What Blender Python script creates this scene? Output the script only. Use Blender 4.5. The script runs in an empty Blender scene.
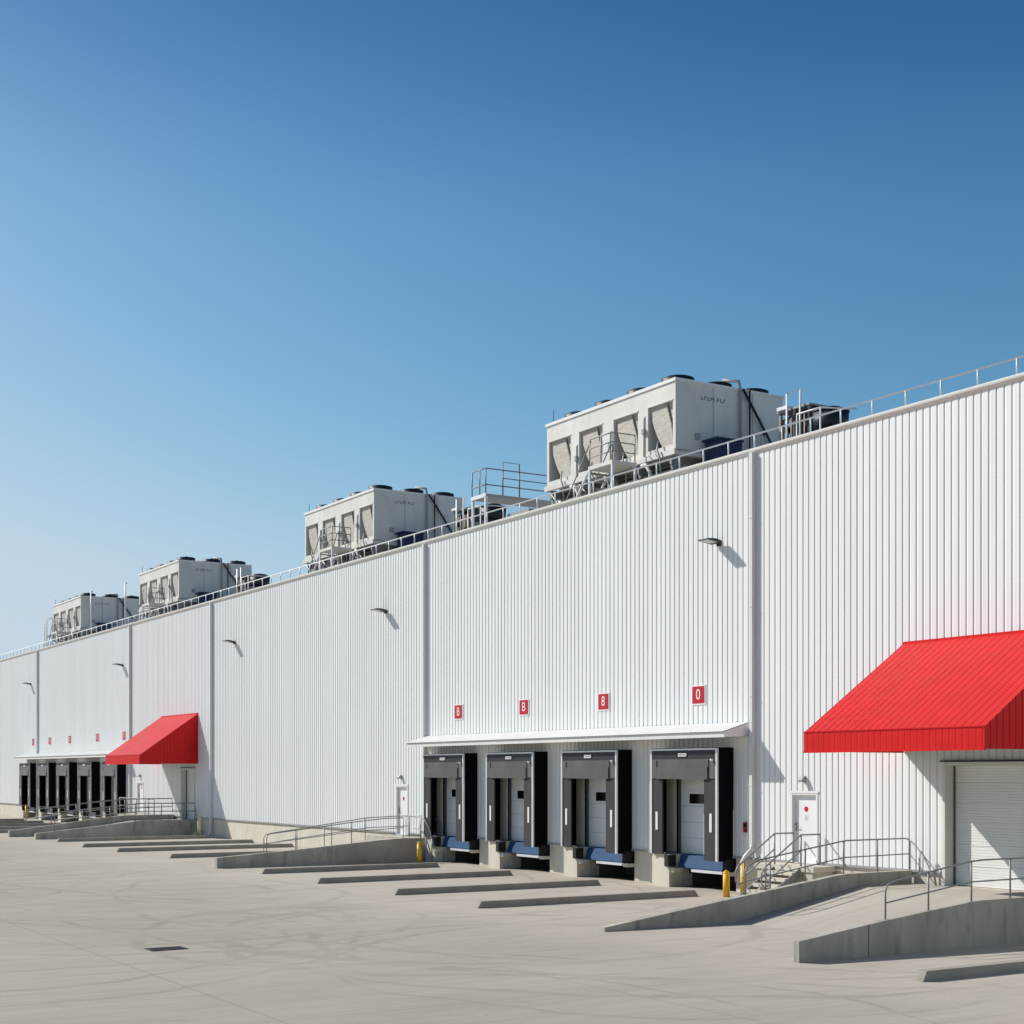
import bpy, bmesh, math, random
random.seed(7)
S = bpy.context.scene
C = S.collection
V = lambda *a: tuple(float(q) for q in a)

# ------------------------------------------------------------------ materials
def new_mat(name):
    m = bpy.data.materials.new(name); m.use_nodes = True
    nt = m.node_tree; b = nt.nodes['Principled BSDF']
    return m, nt, b

def mat(name, col, rough=0.6, metal=0.0, var=0.06, scale=1.5, stretch=(1, 1, 1), bump=0.0, bscale=30, spec=0.4, dirt=0.0, dirtcol=(0.2, 0.18, 0.15)):
    m, nt, b = new_mat(name)
    N, L = nt.nodes, nt.links
    tc = N.new('ShaderNodeTexCoord'); mp = N.new('ShaderNodeMapping'); mp.inputs['Scale'].default_value = stretch
    L.new(tc.outputs['Object'], mp.inputs['Vector'])
    nz = N.new('ShaderNodeTexNoise'); nz.inputs['Scale'].default_value = scale; nz.inputs['Detail'].default_value = 6
    L.new(mp.outputs['Vector'], nz.inputs['Vector'])
    rp = N.new('ShaderNodeMapRange'); rp.inputs['From Min'].default_value = .3; rp.inputs['From Max'].default_value = .7
    rp.inputs['To Min'].default_value = 1 - var; rp.inputs['To Max'].default_value = 1 + var
    L.new(nz.outputs['Fac'], rp.inputs['Value'])
    mx = N.new('ShaderNodeVectorMath'); mx.operation = 'SCALE'; mx.inputs[0].default_value = col
    L.new(rp.outputs['Result'], mx.inputs['Scale'])
    out = mx.outputs['Vector']
    if dirt > 0:
        n2 = N.new('ShaderNodeTexNoise'); n2.inputs['Scale'].default_value = scale * 2.3; n2.inputs['Detail'].default_value = 8
        L.new(mp.outputs['Vector'], n2.inputs['Vector'])
        r2 = N.new('ShaderNodeMapRange'); r2.inputs['From Min'].default_value = .52; r2.inputs['From Max'].default_value = .75
        r2.inputs['To Max'].default_value = dirt
        L.new(n2.outputs['Fac'], r2.inputs['Value'])
        mm = N.new('ShaderNodeMix'); mm.data_type = 'RGBA'
        L.new(r2.outputs['Result'], mm.inputs['Factor']); L.new(out, mm.inputs['A']); mm.inputs['B'].default_value = (*dirtcol, 1)
        out = mm.outputs['Result']
    L.new(out, b.inputs['Base Color'])
    b.inputs['Roughness'].default_value = rough; b.inputs['Metallic'].default_value = metal
    b.inputs['Specular IOR Level'].default_value = spec
    if bump > 0:
        n3 = N.new('ShaderNodeTexNoise'); n3.inputs['Scale'].default_value = bscale; n3.inputs['Detail'].default_value = 5
        L.new(tc.outputs['Object'], n3.inputs['Vector'])
        bp = N.new('ShaderNodeBump'); bp.inputs['Strength'].default_value = bump; bp.inputs['Distance'].default_value = .02
        L.new(n3.outputs['Fac'], bp.inputs['Height']); L.new(bp.outputs['Normal'], b.inputs['Normal'])
    return m

M = {}
M['metal_white'] = mat('painted white metal', (.78, .78, .77), .45, var=.03)
M['canopy'] = mat('matt white sheet', (.71, .705, .69), .95, var=.04, scale=1.2, spec=.03, dirt=.12, dirtcol=(.5, .48, .42))
M['flash'] = mat('grey flashing', (.33, .33, .33), .5, var=.05)
M['gutter'] = mat('pale gutter', (.70, .69, .645), .45, var=.03)
M['pipe'] = mat('downpipe white', (.66, .67, .67), .45, var=.03)
M['plinth'] = mat('plinth concrete', (.60, .56, .47), .85, var=.08, scale=.9, bump=.25, dirt=.35, dirtcol=(.33, .30, .25), stretch=(1, 1, .5))
M['ramp'] = mat('ramp concrete', (.43, .405, .345), .85, var=.2, scale=1.3, bump=.35, dirt=.65, dirtcol=(.17, .155, .13), stretch=(1, 1, .3))
M['guide'] = mat('kerb concrete', (.33, .305, .255), .88, var=.12, scale=1.4, bump=.3, dirt=.4)
M['slab'] = mat('ramp slab concrete', (.45, .41, .35), .9, var=.1, scale=.5, bump=.2, bscale=60, stretch=(2.5, .5, 1), dirt=.25, dirtcol=(.25, .22, .2))
M['red'] = mat('red painted sheet', (.62, .007, .008), .5, var=.08, scale=1.2, spec=.20, dirt=.12, dirtcol=(.45, .05, .04))
M['red_sign'] = mat('red sign', (.46, .02, .035), .5, var=.04, spec=.2)
M['sign_white'] = mat('sign white', (.8, .77, .76), .5, var=.02)
M['black'] = mat('black fabric', (.004, .004, .005), .9, var=.2, scale=3, bump=.15, spec=.08)
M['pad'] = mat('grey pad', (.034, .033, .037), .7, var=.25, scale=2, bump=.2, dirt=.35, dirtcol=(.065, .065, .064), stretch=(1, 1, .4))
M['header'] = mat('grey header', (.10, .097, .098), .7, var=.2, scale=1.2, bump=.3, bscale=6, dirt=.35, dirtcol=(.06, .058, .056), stretch=(1, 1, .5))
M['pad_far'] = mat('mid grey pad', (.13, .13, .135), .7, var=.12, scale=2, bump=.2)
M['trim'] = mat('aluminium trim', (.72, .73, .74), .35, .25, var=.05)
M['door_white'] = mat('white door', (.78, .78, .78), .45, var=.04, scale=2, dirt=.12, dirtcol=(.5, .48, .44), stretch=(1, 1, .4))
M['roller'] = mat('roller door', (.78, .775, .755), .45, var=.03)
M['blue'] = mat('leveller blue', (.012, .062, .165), .5, var=.15, scale=4, spec=.25, dirt=.3, dirtcol=(.03, .035, .045))
M['rubber'] = mat('rubber', (.012, .012, .012), .8, var=.2)
M['steel'] = mat('galvanised steel', (.27, .275, .27), .5, .35, var=.1, scale=8)
M['rail_white'] = mat('white rail', (.74, .75, .76), .45, .1, var=.04)
M['rail_blue'] = mat('blue grey rail', (.17, .24, .31), .5, .2, var=.06)
M['yellow'] = mat('yellow paint', (.78, .46, .03), .5, var=.08, scale=5, dirt=.25, dirtcol=(.3, .2, .06))
M['yellow_old'] = mat('faded yellow paint', (.60, .56, .36), .6, var=.15, scale=5, dirt=.3)
M['ac'] = mat('chiller casing', (.70, .68, .63), .5, var=.09, scale=.8, stretch=(1, 1, .4), dirt=.32, dirtcol=(.5, .46, .4))
M['coil'] = mat('coil mesh', (.46, .43, .38), .6, .1, var=.16, scale=3, stretch=(1, 1, 5), bump=.3, bscale=14, dirt=.4, dirtcol=(.25, .235, .2))
M['cavity'] = mat('dark cavity', (.10, .095, .085), .8, var=.2)
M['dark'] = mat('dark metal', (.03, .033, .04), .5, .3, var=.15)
M['fan'] = mat('fan dark', (.020, .026, .034), .5, .2, var=.2)
M['navy'] = mat('navy box', (.015, .03, .085), .5, var=.1)
M['lampblack'] = mat('lamp body', (.03, .03, .03), .45, .2, var=.1)
M['lens'] = mat('lamp lens', (.55, .55, .52), .25, var=.03)
M['glass'] = mat('door window', (.006, .007, .008), .15, var=.05)
M['roof'] = mat('roof membrane', (.45, .44, .42), .85, var=.1, scale=.5)
M['iron'] = mat('cast iron', (.05, .047, .043), .6, .4, var=.25, scale=12, bump=.4)
M['grass'] = mat('weed leaf', (.12, .14, .035), .7, var=.3, scale=6)
M['letter'] = mat('grey lettering', (.22, .22, .21), .6, var=.05)
M['pit'] = mat('shade-dark pit concrete', (.10, .088, .07), .9, var=.2, scale=2)  # shade of the dock pits painted into the concrete colour; form joints reuse it
M['inside'] = mat('dark interior', (.03, .03, .032), .9, var=.1)
M['copper'] = mat('brown pipework', (.20, .15, .12), .5, .3, var=.25, scale=6)
M['callbox'] = mat('dark red box', (.22, .02, .025), .5, var=.1)

def cladding_mat():
    m, nt, b = new_mat('white corrugated cladding'); N, L = nt.nodes, nt.links
    tc = N.new('ShaderNodeTexCoord'); sp = N.new('ShaderNodeSeparateXYZ'); L.new(tc.outputs['Object'], sp.inputs[0])
    dv = N.new('ShaderNodeMath'); dv.operation = 'FLOOR'; L.new(sp.outputs['X'], dv.inputs[0])
    wn = N.new('ShaderNodeTexWhiteNoise'); wn.noise_dimensions = '1D'; L.new(dv.outputs[0], wn.inputs['W'])
    r1 = N.new('ShaderNodeMapRange'); r1.inputs['To Min'].default_value = .975; r1.inputs['To Max'].default_value = 1.015
    L.new(wn.outputs['Value'], r1.inputs['Value'])
    mp = N.new('ShaderNodeMapping'); mp.inputs['Scale'].default_value = (2.2, 1, .12); L.new(tc.outputs['Object'], mp.inputs['Vector'])
    nz = N.new('ShaderNodeTexNoise'); nz.inputs['Scale'].default_value = 1.2; nz.inputs['Detail'].default_value = 7; L.new(mp.outputs[0], nz.inputs['Vector'])
    r2 = N.new('ShaderNodeMapRange'); r2.inputs['From Min'].default_value = .35; r2.inputs['From Max'].default_value = .7
    r2.inputs['To Min'].default_value = .96; r2.inputs['To Max'].default_value = 1.02; L.new(nz.outputs['Fac'], r2.inputs['Value'])
    ml = N.new('ShaderNodeMath'); ml.operation = 'MULTIPLY'; L.new(r1.outputs[0], ml.inputs[0]); L.new(r2.outputs[0], ml.inputs[1])
    sc = N.new('ShaderNodeVectorMath'); sc.operation = 'SCALE'; sc.inputs[0].default_value = (.80, .81, .805); L.new(ml.outputs[0], sc.inputs['Scale'])
    L.new(sc.outputs[0], b.inputs['Base Color']); b.inputs['Roughness'].default_value = .42; b.inputs['Specular IOR Level'].default_value = .35
    return m
M['clad'] = cladding_mat()

def ground_mat():
    m, nt, b = new_mat('worn yard concrete'); N, L = nt.nodes, nt.links
    tc = N.new('ShaderNodeTexCoord'); P = tc.outputs['Object']
    def noise(scale, detail, stretch, lo, hi, a, bb, rough=.5):
        mp = N.new('ShaderNodeMapping'); mp.inputs['Scale'].default_value = stretch; L.new(P, mp.inputs['Vector'])
        nz = N.new('ShaderNodeTexNoise'); nz.inputs['Scale'].default_value = scale; nz.inputs['Detail'].default_value = detail
        nz.inputs['Roughness'].default_value = rough
        L.new(mp.outputs[0], nz.inputs['Vector'])
        r = N.new('ShaderNodeMapRange'); r.inputs['From Min'].default_value = lo; r.inputs['From Max'].default_value = hi
        r.inputs['To Min'].default_value = a; r.inputs['To Max'].default_value = bb; L.new(nz.outputs['Fac'], r.inputs['Value'])
        return r.outputs[0]
    def mul(a, c):
        q = N.new('ShaderNodeMath'); q.operation = 'MULTIPLY'
        for i, s in enumerate((a, c)):
            if isinstance(s, (int, float)): q.inputs[i].default_value = s
            else: L.new(s, q.inputs[i])
        return q.outputs[0]
    def mth(op, a, c=None):
        q = N.new('ShaderNodeMath'); q.operation = op
        for i, s in enumerate((a, c)):
            if s is None: continue
            if isinstance(s, (int, float)): q.inputs[i].default_value = s
            else: L.new(s, q.inputs[i])
        return q.outputs[0]
    v = noise(.09, 5, (1, 1, 1), .35, .65, .93, 1.06)
    v = mul(v, noise(.5, 8, (1, .35, 1), .3, .7, .95, 1.05))
    v = mul(v, noise(1.6, 6, (1.6, .22, 1), .3, .7, .93, 1.06, .65))     # brushed finish runs across the yard
    v = mul(v, noise(2.4, 5, (3.0, .14, 1), .3, .7, .94, 1.05, .6))
    v = mul(v, noise(14, 4, (1, 1, 1), .3, .7, .97, 1.03))
    spy = N.new('ShaderNodeSeparateXYZ'); L.new(P, spy.inputs[0])
    graze = N.new('ShaderNodeMapRange'); graze.inputs['From Min'].default_value = -13; graze.inputs['From Max'].default_value = -10.5      # grazing sheen put into the colour as a paler strip along the bays
    graze.inputs['To Min'].default_value = 1; graze.inputs['To Max'].default_value = 1.13
    L.new(mth('ADD', spy.outputs['Y'], noise(.2, 3, (1, 1, 1), 0, 1, -2.0, 2.0)), graze.inputs['Value']); v = mul(v, graze.outputs[0])
    sp = N.new('ShaderNodeSeparateXYZ'); L.new(P, sp.inputs[0])
    # slab joints
    for ax, pitch, off in (('X', 5.45, 2.05), ('Y', 6.2, .4)):
        f = mth('ADD', sp.outputs[ax], off + 1000 * pitch); f = mth('MODULO', f, pitch); f = mth('SUBTRACT', f, pitch / 2); f = mth('ABSOLUTE', f)
        r = N.new('ShaderNodeMapRange'); r.inputs['From Min'].default_value = .008; r.inputs['From Max'].default_value = .028
        r.inputs['To Min'].default_value = .78; r.inputs['To Max'].default_value = 1; L.new(f, r.inputs['Value'])
        v = mul(v, r.outputs[0])
    # tyre marks: arcs of lorries swinging into the bays
    wob = noise(.25, 3, (1, 1, 1), 0, 1, -.9, .9)
    brk = noise(.28, 4, (1, 1, 1), .38, .55, 0.08, 1)
    arcs = [(-49.5, -10.5, 9.6, .32), (-49.5, -10.5, 11.5, .3), (-44, -11, 10.2, .28), (-44, -11, 12.2, .25), (-28, -9.5, 8.2, .3), (-28, -9.5, 10.1, .35),
            (-57, -12, 10.5, .4), (-57, -12, 12.6, .4), (-20, -24, 9, .2), (-20, -24, 10.9, .2), (-36, -26, 9.5, .22), (-36, -26, 11.3, .25), (-66, -13, 11, .5), (-24, -12, 7.4, .22),
            (-31, -12.5, 6.5, .45), (-31, -12.5, 8.4, .4), (-37, -19, 5.2, .4), (-37, -19, 6.9, .35), (-46, -18, 6, .45), (-46, -18, 7.8, .4), (-38, 4, 22.5, .35), (-38, 4, 24.6, .3), (-60, 20, 40, .45), (-60, 20, 42.2, .4)]
    tot = None
    for cx, cy, r0, w in arcs:
        d = N.new('ShaderNodeVectorMath'); d.operation = 'DISTANCE'; d.inputs[1].default_value = (cx, cy, 0); L.new(P, d.inputs[0])
        q = mth('ADD', d.outputs['Value'], wob); q = mth('SUBTRACT', q, r0); q = mth('ABSOLUTE', q)
        r = N.new('ShaderNodeMapRange'); r.interpolation_type = 'SMOOTHSTEP'
        r.inputs['From Min'].default_value = w * .15; r.inputs['From Max'].default_value = w * .6
        r.inputs['To Min'].default_value = 1; r.inputs['To Max'].default_value = 0; L.new(q, r.inputs['Value'])
        tot = r.outputs[0] if tot is None else mth('MAXIMUM', tot, r.outputs[0])
    v = mul(v, noise(.8, 7, (1, 1, 1), .60, .72, 1, .88, .6))          # oil and damp stains
    v = mul(v, noise(5.5, 6, (1, 1, 1), .66, .74, 1, .84, .6))
    tot = mul(tot, brk); tot = mul(tot, noise(3, 5, (1, .4, 1), .3, .7, .45, 1))
    v = mul(v, mth('SUBTRACT', 1.0, mul(tot, .19)))
    sc = N.new('ShaderNodeVectorMath'); sc.operation = 'SCALE'; sc.inputs[0].default_value = (.402, .362, .304); L.new(v, sc.inputs['Scale'])
    L.new(sc.outputs[0], b.inputs['Base Color']); b.inputs['Roughness'].default_value = .85; b.inputs['Specular IOR Level'].default_value = .25
    n3 = N.new('ShaderNodeTexNoise'); n3.inputs['Scale'].default_value = 40; n3.inputs['Detail'].default_value = 4; L.new(P, n3.inputs['Vector'])
    bp = N.new('ShaderNodeBump'); bp.inputs['Strength'].default_value = .2; bp.inputs['Distance'].default_value = .01
    L.new(n3.outputs['Fac'], bp.inputs['Height']); L.new(bp.outputs['Normal'], b.inputs['Normal'])
    return m
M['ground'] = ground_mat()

# ------------------------------------------------------------------ mesh helpers
class MB:
    def __init__(s): s.v = []; s.f = []; s.sm = []
    def face(s, pts, smooth=False):
        n = len(s.v); s.v += [V(*p) for p in pts]; s.f.append(tuple(range(n, n + len(pts)))); s.sm.append(smooth); return s
    def box(s, x0, x1, y0, y1, z0, z1):
        n = len(s.v)
        s.v += [V(x, y, z) for z in (z0, z1) for y in (y0, y1) for x in (x0, x1)]
        for f in ((0, 2, 3, 1), (4, 5, 7, 6), (0, 1, 5, 4), (2, 6, 7, 3), (0, 4, 6, 2), (1, 3, 7, 5)):
            s.f.append(tuple(n + i for i in f)); s.sm.append(False)
        return s
    def prism(s, poly, a0, a1, axis='x'):
        # poly: (u,w) pairs; axis x -> (y,z), axis y -> (x,z), axis z -> (x,y)
        def mk(u, w, a): return {'x': (a, u, w), 'y': (u, a, w), 'z': (u, w, a)}[axis]
        n = len(s.v); k = len(poly)
        s.v += [V(*mk(u, w, a0)) for u, w in poly] + [V(*mk(u, w, a1)) for u, w in poly]
        s.f.append(tuple(n + i for i in range(k))); s.f.append(tuple(n + k + i for i in reversed(range(k)))); s.sm += [False, False]
        for i in range(k):
            j = (i + 1) % k; s.f.append((n + i, n + k + i, n + k + j, n + j)); s.sm.append(False)
        return s
    def cyl(s, c, r0, z0, z1, n=20, r1=None):
        r1 = r0 if r1 is None else r1; b = len(s.v)
        for z, r in ((z0, r0), (z1, r1)):
            s.v += [V(c[0] + r * math.cos(2 * math.pi * i / n), c[1] + r * math.sin(2 * math.pi * i / n), z) for i in range(n)]
        for i in range(n):
            j = (i + 1) % n; s.f.append((b + i, b + j, b + n + j, b + n + i)); s.sm.append(True)
        s.f.append(tuple(b + i for i in reversed(range(n)))); s.f.append(tuple(b + n + i for i in range(n))); s.sm += [False, False]
        return s
    def tube(s, pts, r, n=8):
        import mathutils
        P = [mathutils.Vector(p) for p in pts]; b = len(s.v); up = None
        for i, p in enumerate(P):
            d = (P[min(i + 1, len(P) - 1)] - P[max(i - 1, 0)]).normalized()
            if up is None:
                up = mathutils.Vector((0, 0, 1)) if abs(d.z) < .9 else mathutils.Vector((1, 0, 0))
            u = d.cross(up); 
            if u.length < 1e-4: u = d.cross(mathutils.Vector((0, 1, 0)))
            u.normalize(); w = u.cross(d).normalized(); up = w
            s.v += [tuple(p + r * (math.cos(2 * math.pi * k / n) * u + math.sin(2 * math.pi * k / n) * w)) for k in range(n)]
        for i in range(len(P) - 1):
            for k in range(n):
                j = (k + 1) % n; a = b + i * n
                s.f.append((a + k, a + j, a + n + j, a + n + k)); s.sm.append(True)
        s.f.append(tuple(b + k for k in reversed(range(n)))); e = b + (len(P) - 1) * n
        s.f.append(tuple(e + k for k in range(n))); s.sm += [False, False]
        return s
    def build(s, name, m, parent=None, org=None):
        o3 = org if org else (parent['_org'] if parent is not None and '_org' in parent else (0, 0, 0))
        me = bpy.data.meshes.new(name)
        me.from_pydata([(x - o3[0], y - o3[1], z - o3[2]) for x, y, z in s.v], [], s.f)
        me.polygons.foreach_set('use_smooth', s.sm)
        bm = bmesh.new(); bm.from_mesh(me); bmesh.ops.recalc_face_normals(bm, faces=bm.faces); bm.to_mesh(me); bm.free()
        me.materials.append(M[m]); me.update()
        o = bpy.data.objects.new(name, me); C.objects.link(o)
        if parent is not None:
            o.parent = parent; o['_org'] = list(o3)
        else:
            o.location = o3
        return o

def tag(o, label=None, cat=None, group=None, kind=None):
    for k, v in (('label', label), ('category', cat), ('group', group), ('kind', kind)):
        if v: o[k] = v
    return o
def thing(name, label, cat, org, group=None):
    o = bpy.data.objects.new(name, None); C.objects.link(o); o.location = org; o['_org'] = list(org)
    o.empty_display_size = .3
    return tag(o, label, cat, group)
def copy_tree(o, parent=None):
    c = o.copy(); C.objects.link(c)
    if parent is not None: c.parent = parent
    for ch in list(o.children): copy_tree(ch, c)
    return c
def dup(o, loc, label):
    c = copy_tree(o); c.location = loc; c['label'] = label; c['_org'] = list(loc); return c
def text_into(mb, txt, size, place):
    cu = bpy.data.curves.new('lettering', 'FONT'); cu.body = txt; cu.size = size; cu.align_x = 'CENTER'; cu.align_y = 'CENTER'
    o = bpy.data.objects.new('lettering', cu); C.objects.link(o)
    dg = bpy.context.evaluated_depsgraph_get(); ev = o.evaluated_get(dg); me = ev.to_mesh()
    vs = [tuple(v.co) for v in me.vertices]; fs = [tuple(p.vertices) for p in me.polygons]
    n = len(mb.v); mb.v += [V(*place(x, y)) for x, y, z in vs]; mb.f += [tuple(n + i for i in f) for f in fs]; mb.sm += [False] * len(fs)
    ev.to_mesh_clear(); C.objects.unlink(o); bpy.data.objects.remove(o); bpy.data.curves.remove(cu)

# ------------------------------------------------------------------ camera, light, sky
F, HY = 1478.0, 773.0
ANG = math.atan(915 / F)
cam = bpy.data.cameras.new('camera'); co = bpy.data.objects.new('camera', cam); C.objects.link(co)
co.location = (0, -31, 3.8); co.rotation_euler = (math.pi / 2, 0, math.pi / 2 - ANG)
cam.sensor_width = 36; cam.lens = F / 1024 * 36; cam.shift_y = (HY - 512) / 1024; cam.clip_end = 5000; cam.clip_start = .1
S.camera = co
sd = (1.5, 1.0, -1.35)                       # direction the sunlight travels
ln = math.sqrt(sum(a * a for a in sd)); elev = math.asin(1.35 / ln)
su = bpy.data.lights.new('sun', 'SUN'); so = bpy.data.objects.new('sun', su); C.objects.link(so)
su.energy = 3.6; su.angle = math.radians(.5); su.color = (1, .955, .89)
import mathutils
so.rotation_euler = mathutils.Vector(sd).to_track_quat('-Z', 'Y').to_euler(); so.location = (-60, -60, 60)
W = bpy.data.worlds.new('World'); S.world = W; W.use_nodes = True
nt = W.node_tree; bg = nt.nodes['Background']
sk = nt.nodes.new('ShaderNodeTexSky'); sk.sky_type = 'NISHITA'; sk.sun_disc = False
sk.sun_elevation = elev; sk.sun_rotation = math.atan2(-sd[0], -sd[1])
sk.air_density = 1.0; sk.dust_density = 1.0; sk.ozone_density = 1.6; sk.altitude = 100
EXPO = .40
# deepen the clear-sky gradient channel by channel (a steeper, more saturated sky than the model's)
tcw = nt.nodes.new('ShaderNodeTexCoord'); szz = nt.nodes.new('ShaderNodeSeparateXYZ'); nt.links.new(tcw.outputs['Generated'], szz.inputs[0])
sep = nt.nodes.new('ShaderNodeSeparateColor'); cmb = nt.nodes.new('ShaderNodeCombineColor'); nt.links.new(sk.outputs[0], sep.inputs[0])
def wm(op, a, v):
    q = nt.nodes.new('ShaderNodeMath'); q.operation = op; nt.links.new(a, q.inputs[0]); q.inputs[1].default_value = v; return q.outputs[0]
for i, (gm, k, top) in enumerate(((2.0, 1.78, .36), (1.45, 1.17, .455), (1.34, 1.08, .56))):
    o = wm('MULTIPLY', sep.outputs[i], .12); o = wm('POWER', o, gm); o = wm('MULTIPLY', o, k / 2 ** EXPO / .12); 
    q = nt.nodes.new('ShaderNodeMath'); q.operation = 'SMOOTH_MIN'; nt.links.new(o, q.inputs[0]); q.inputs[1].default_value = top / .12; q.inputs[2].default_value = .30 / .12; o = q.outputs[0]
    # the air gets deeper blue with height
    mr = nt.nodes.new('ShaderNodeMapRange'); mr.interpolation_type = 'SMOOTHSTEP'; nt.links.new(szz.outputs['Z'], mr.inputs['Value'])
    mr.inputs['From Min'].default_value = .33; mr.inputs['From Max'].default_value = .50
    mr.inputs['To Min'].default_value = (1.16, 1.12, 1.07)[i]; mr.inputs['To Max'].default_value = (.60, .73, .84)[i]
    q = nt.nodes.new('ShaderNodeMath'); q.operation = 'MULTIPLY'; nt.links.new(o, q.inputs[0]); nt.links.new(mr.outputs[0], q.inputs[1])
    nt.links.new(q.outputs[0], cmb.inputs[i])
nt.links.new(cmb.outputs[0], bg.inputs[0]); bg.inputs[1].default_value = .12
S.view_settings.view_transform = 'Standard'; S.view_settings.look = 'None'; S.view_settings.gamma = 1; S.view_settings.exposure = EXPO
S.view_settings.use_curve_mapping = False

# ------------------------------------------------------------------ ground
g = MB(); g.face([(-1500, -1500, 0), (1500, -1500, 0), (1500, 1500, 0), (-1500, 1500, 0)])
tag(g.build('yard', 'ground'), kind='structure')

# ------------------------------------------------------------------ layout numbers
ZP, ZT = 1.10, 13.78                           # top of the plinth, underside of gutter
DOCKS_R = [-54.45, -49.15, -43.72, -38.27]     # centres of the four near bays
DOCKS_L = [-126.1, -120.2, -114.3, -108.35, -102.2]
HW = 1.75                                      # half width of a shelter
PDOORS = [(-33.84, -32.66, 1.09, 3.22), (-60.03, -58.86, 1.02, 3.25), (-97.96, -96.6, 1.2, 3.2)]
RDOORS = [(-27.72, -24.3, .76, 4.0), (-89.0, -86.75, .95, 4.0)]
opens = []
for c in DOCKS_R + DOCKS_L: opens.append((c - 1.18, c + 1.45, ZP, 3.75))
opens += PDOORS
opens += RDOORS
XL, XR = -230.0, -4.0

wh = thing('warehouse', 'long white corrugated metal warehouse above a concrete plinth', 'warehouse', (-60, 0, 0))
# cladding: a folded sheet with real ribs, cut round the openings
prof = [(0, -.050), (.165, -.050), (.178, -.019)]
xs = []
n = int((XR - XL) / .25)
for i in range(n + 1):
    for a, y in prof: xs.append((XL + .25 * i + a, y))
cuts = sorted(set([o[0] for o in opens] + [o[1] for o in opens]))
pts = []
for (xa, ya), (xb, yb) in zip(xs, xs[1:]):
    pts.append((xa, ya))
    for c in cuts:
        if xa < c < xb: pts.append((c, ya + (yb - ya) * (c - xa) / (xb - xa)))
pts.append(xs[-1])
cl = MB()
for (xa, ya), (xb, yb) in zip(pts, pts[1:]):
    xm = (xa + xb) / 2; z = ZP; segs = []
    for o in opens:
        if o[0] < xm < o[1]:
            if o[2] > ZP + .01: segs.append((ZP, o[2]))
            z = o[3]
    segs.append((z, ZT + .1))
    for z0, z1 in segs: cl.face([(xa, ya, z0), (xb, yb, z0), (xb, yb, z1), (xa, ya, z1)])
me_cl = cl.build('wall_cladding', 'clad', wh)
# plinth, split at pits and at low door sills
pit = [(c - .90, c + 1.82) for c in DOCKS_R + DOCKS_L]
low = [(r[0], r[1], r[2]) for r in RDOORS]
ev = sorted([(a, b, 0) for a, b in pit] + low + [(p[0], p[1], p[2]) for p in PDOORS if p[2] < ZP])
x = XL
def pbox(a, b, z): MB().box(a, b, 0, .4, -.3, z).build('plinth_panel', 'plinth', wh)
for a, b, z in ev:
    k = max(1, round((a - x) / 6)); w = (a - x) / k
    for i in range(k): pbox(x + i * w + .006, x + (i + 1) * w - .006, ZP - .012)
    if z > 0: pbox(a, b, z - .003)
    else:
        q = MB(); q.face([(a, .4, 0), (a, 1.6, 0), (a, 1.6, ZP - .12), (a, .4, ZP - .12)]); q.face([(b, .4, 0), (b, 1.6, 0), (b, 1.6, ZP - .12), (b, .4, ZP - .12)])
        q.face([(a, 1.6, 0), (b, 1.6, 0), (b, 1.6, ZP - .12), (a, 1.6, ZP - .12)]); q.face([(a, .4, ZP - .12), (b, .4, ZP - .12), (b, 1.6, ZP - .12), (a, 1.6, ZP - .12)])
        q.face([(a, .02, .004), (b, .02, .004), (b, 1.6, .004), (a, 1.6, .004)]); q.build('dock_pit', 'pit', wh)
    x = b
for i in range(5): pbox(x + i * 4, min(x + i * 4 + 3.99, XR), ZP - .012)
x = XL
for a, b in sorted([(o[0], o[1]) for o in opens]) + [(XR, XR)]:
    MB().box(x, a - .02, -.085, -.001, ZP - .03, ZP + .035).build('base_flashing', 'flash', wh); x = b + .02
# gutter and roof, back and end walls
gp = [(.05, 13.84), (-.05, 13.845), (-.11, 13.87), (-.14, 13.91), (-.15, 13.95), (-.15, 13.98), (-.10, 13.985), (-.10, 14.01), (-.05, 14.03), (.30, 14.03), (.30, 13.84)]
MB().prism(gp, XL, XR, 'x').build('gutter', 'gutter', wh)
MB().box(XL, XR, .3, 60, 13.4, 13.6).build('roof', 'roof', wh)
MB().box(XL, XR, 60, 60.3, 0, 14).build('rear_wall', 'metal_white', wh)
for xe in (XL, XR - .2): MB().box(xe, xe + .2, .5, 59.99, 0, 13.39).build('end_wall', 'metal_white', wh)
MB().box(XL + .3, XR - .3, 1.62, 59.9, ZP - .2, ZP - .02).build('floor', 'inside', wh)
PIPES = [-35.5, -57.17, -83.65, -99.3, -124.2, -152]
for px in PIPES:
    d = MB(); d.box(px - .07, px + .07, -.22, -.053, 1.5 if px == -35.5 else ZP - .4, 13.86)
    if px == -35.5: d.tube([(px, -.15, 1.56), (px - .01, -.16, 1.4), (px - .12, -.32, 1.18), (px - .16, -.4, 1.02), (px - .16, -.4, .06)], .075, 10)
    else: d.tube([(px, -.15, ZP - .35), (px, -.16, .3), (px, -.3, .12)], .08, 10)
    for z in (3.4, 6.2, 9, 11.8): d.box(px - .085, px + .085, -.23, -.052, z, z + .05)
    d.build('downpipe', 'pipe', wh)
# dock piers under each shelter's left pad, with the rest of the pit front
for c in DOCKS_R + DOCKS_L:
    p = MB(); p.box(c - HW, c - .88, -.60, -.003, 0, ZP - .02); p.build('dock_pier', 'plinth', wh)
    MB().box(c - .878, c - .68, -.56, -.2, .50, .64).build('bumper_block', 'plinth', wh)
    MB().box(c + 1.60, c + 1.83, -.34, -.003, .50, .62).build('bumper_block', 'plinth', wh)

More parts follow.
